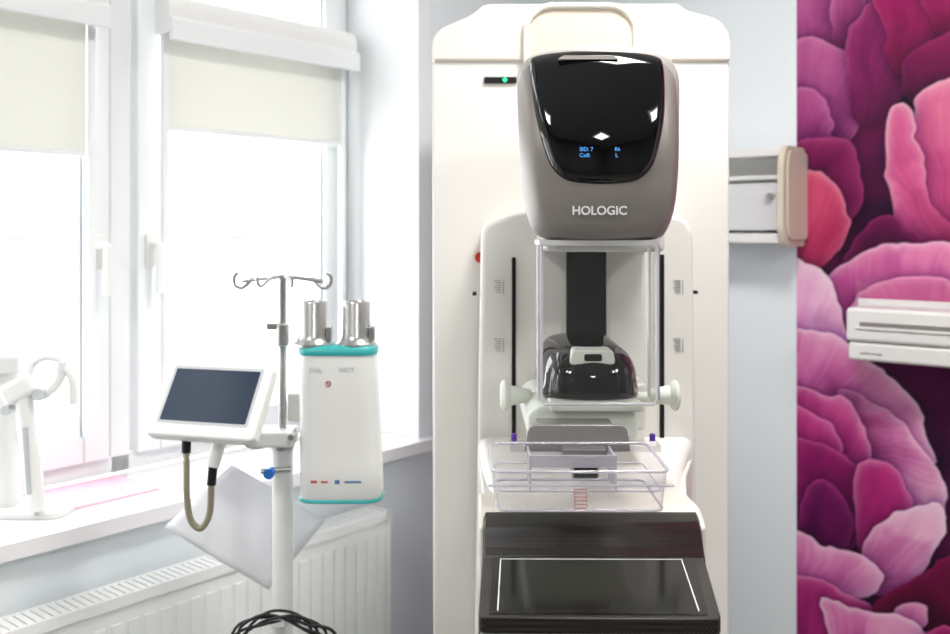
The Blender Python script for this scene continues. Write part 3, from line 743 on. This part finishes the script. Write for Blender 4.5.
def sheet(name, c4, m, amp=.012, n=14):
    A, B, C_, Dd = [Vector(p) for p in c4]
    v = []; f = []
    for j in range(n+1):
        for i in range(n+1):
            u = i/n; w = j/n
            p = A*(1-u)*(1-w)+B*u*(1-w)+C_*u*w+Dd*(1-u)*w
            p = p+Vector((0, amp*math.sin(u*3.1+w)*math.cos(w*2.2), 0)); v.append(p)
    for j in range(n):
        for i in range(n): f.append((j*(n+1)+i, j*(n+1)+i+1, (j+1)*(n+1)+i+1, (j+1)*(n+1)+i))
    me = D.meshes.new(name); me.from_pydata([tuple(p) for p in v], [], f); me.materials.append(m)
    ob = D.objects.new(name, me); scene.collection.objects.link(ob)
    for p in me.polygons: p.use_smooth = True
    so = ob.modifiers.new('thick', 'SOLIDIFY'); so.thickness = .0006
    return ob
s1 = sheet('paper_sheet', [(-.535, 2.085, .985), (-.325, 2.06, .868), (-.445, 2.04, .725), (-.668, 2.05, .862)], M_paper)
s1.parent = IV.e; s1.matrix_parent_inverse = IV.inv

# ------------------------------------------------------------ device standing on the sill
BD = Group('biopsy_positioning_device', (-.99, 2.17, ZS))
loftz('base_foot', [(ZS+.001, -1.03, 2.19, .10, .06), (ZS+.012, -1.03, 2.19, .10, .06), (ZS+.02, -1.03, 2.19, .09, .05)], M_white, BD)
loftz('tower', [(ZS+.02, -1.09, 2.19, .04, .035), (1.02, -1.10, 2.19, .05, .04), (1.16, -1.10, 2.19, .055, .045), (1.19, -1.10, 2.19, .045, .035)], M_white, BD)
cbox('control_head', (-1.10, 2.14, 1.205), (.16, .07, .045), M_white, BD, .012, rot=(.15, 0, .1))
cbox('control_display', (-1.105, 2.105, 1.228), (.09, .03, .006), M_plate, BD, .002, rot=(.15, 0, .1))
tube('arm_column', [(-1.005, 2.12, 1.13), (-1.000, 2.12, 1.06), (-.985, 2.12, .95), (-.978, 2.12, .875)], .020, M_white, BD)
cbox('arm_slot', (-.990, 2.099, .99), (.012, .006, .15), M_bead, BD, .003, rot=(0, -.06, 0))
cbox('arm_head', (-1.015, 2.12, 1.145), (.075, .05, .05), M_white, BD, .014, rot=(0, -.5, 0))
tube('jaw_1', [(-1.0, 2.12, 1.15), (-.965, 2.12, 1.135), (-.935, 2.13, 1.16), (-.925, 2.13, 1.205)], .012, M_white, BD)
tube('jaw_2', [(-1.0, 2.12, 1.16), (-.99, 2.13, 1.20), (-.96, 2.13, 1.215), (-.925, 2.13, 1.208)], .009, M_white, BD)
tube('jaw_3', [(-.93, 2.13, 1.20), (-.905, 2.13, 1.17), (-.90, 2.13, 1.11)], .009, M_white, BD)
cyl('jaw_pivot', (-.965, 2.10, 1.135), (-.965, 2.14, 1.135), .014, M_inkl, BD)
cyl('needle_guide', (-.978, 2.115, .87), (-.975, 2.115, ZS+.02), .006, M_silver, BD)
cyl('accent_knob', (-1.04, 2.10, 1.10), (-1.04, 2.13, 1.10), .010, M_inkl, BD)
pp = Group('pink_sill_reflection', (BASE[0], BASE[1], 0), WROT, local=True)  # added thin sheet; its pink colour imitates a reflection in the sill
box('reflection_sheet', .12, .44, .12, .32, ZS+.0005, ZS+.006, M_pinkrefl, pp, .001)

# ------------------------------------------------------------ ceiling lights
for i, (a, d) in enumerate([(-1.6, -1.0), (.6, -1.4), (-1.6, -3.2), (.6, -3.2)]):
    g = Group('ceiling_light', (BASE[0], BASE[1], 0), WROT, local=True)
    boxes('housing', [(a-.30, a+.30, d-.30, d+.30, H-.03, H-.001)], M_white, g, .004)
    boxes('diffuser', [(a-.27+k*.14, a-.15+k*.14, d-.27, d+.27, H-.036, H-.0305) for k in range(4)], M_lamp, g)
    ld = D.lights.new('lamp', 'AREA'); ld.shape = 'SQUARE'; ld.size = .42; ld.energy = 27; ld.color = (1, .98, .95)
    lo = D.objects.new('lamp', ld); link(lo, g); lo.location = (a, d, H-.045)
pd = D.lights.new('sky_portal', 'AREA'); pd.shape = 'RECTANGLE'; pd.size = a1-a0; pd.size_y = ZT-ZS
pd.cycles.is_portal = True
po = D.objects.new('sky_portal', pd); link(po, WI); po.location = ((a0+a1)/2, .46, (ZT+ZS)/2); po.rotation_euler = (-math.pi/2, 0, 0)

# ------------------------------------------------------------ world
wd = D.worlds.new('sky'); scene.world = wd; wd.use_nodes = True
bg = wd.node_tree.nodes['Background']; bg.inputs[0].default_value = (.97, .985, 1, 1); bg.inputs[1].default_value = 6.8

# ------------------------------------------------------------ camera
cd = D.cameras.new('camera'); cam = D.objects.new('camera', cd); scene.collection.objects.link(cam)
cam.location = (0, 0, 1.5); cam.rotation_euler = (math.pi/2, 0, 0)
cd.lens = 36; cd.sensor_width = 36; cd.sensor_fit = 'HORIZONTAL'
cd.shift_y = -87/950.; cd.clip_start = .02
cd.dof.use_dof = True; cd.dof.focus_distance = 1.48; cd.dof.aperture_fstop = 4.0
scene.camera = cam
scene.view_settings.view_transform = 'Standard'
scene.view_settings.look = 'None'
scene.view_settings.exposure = 0.0
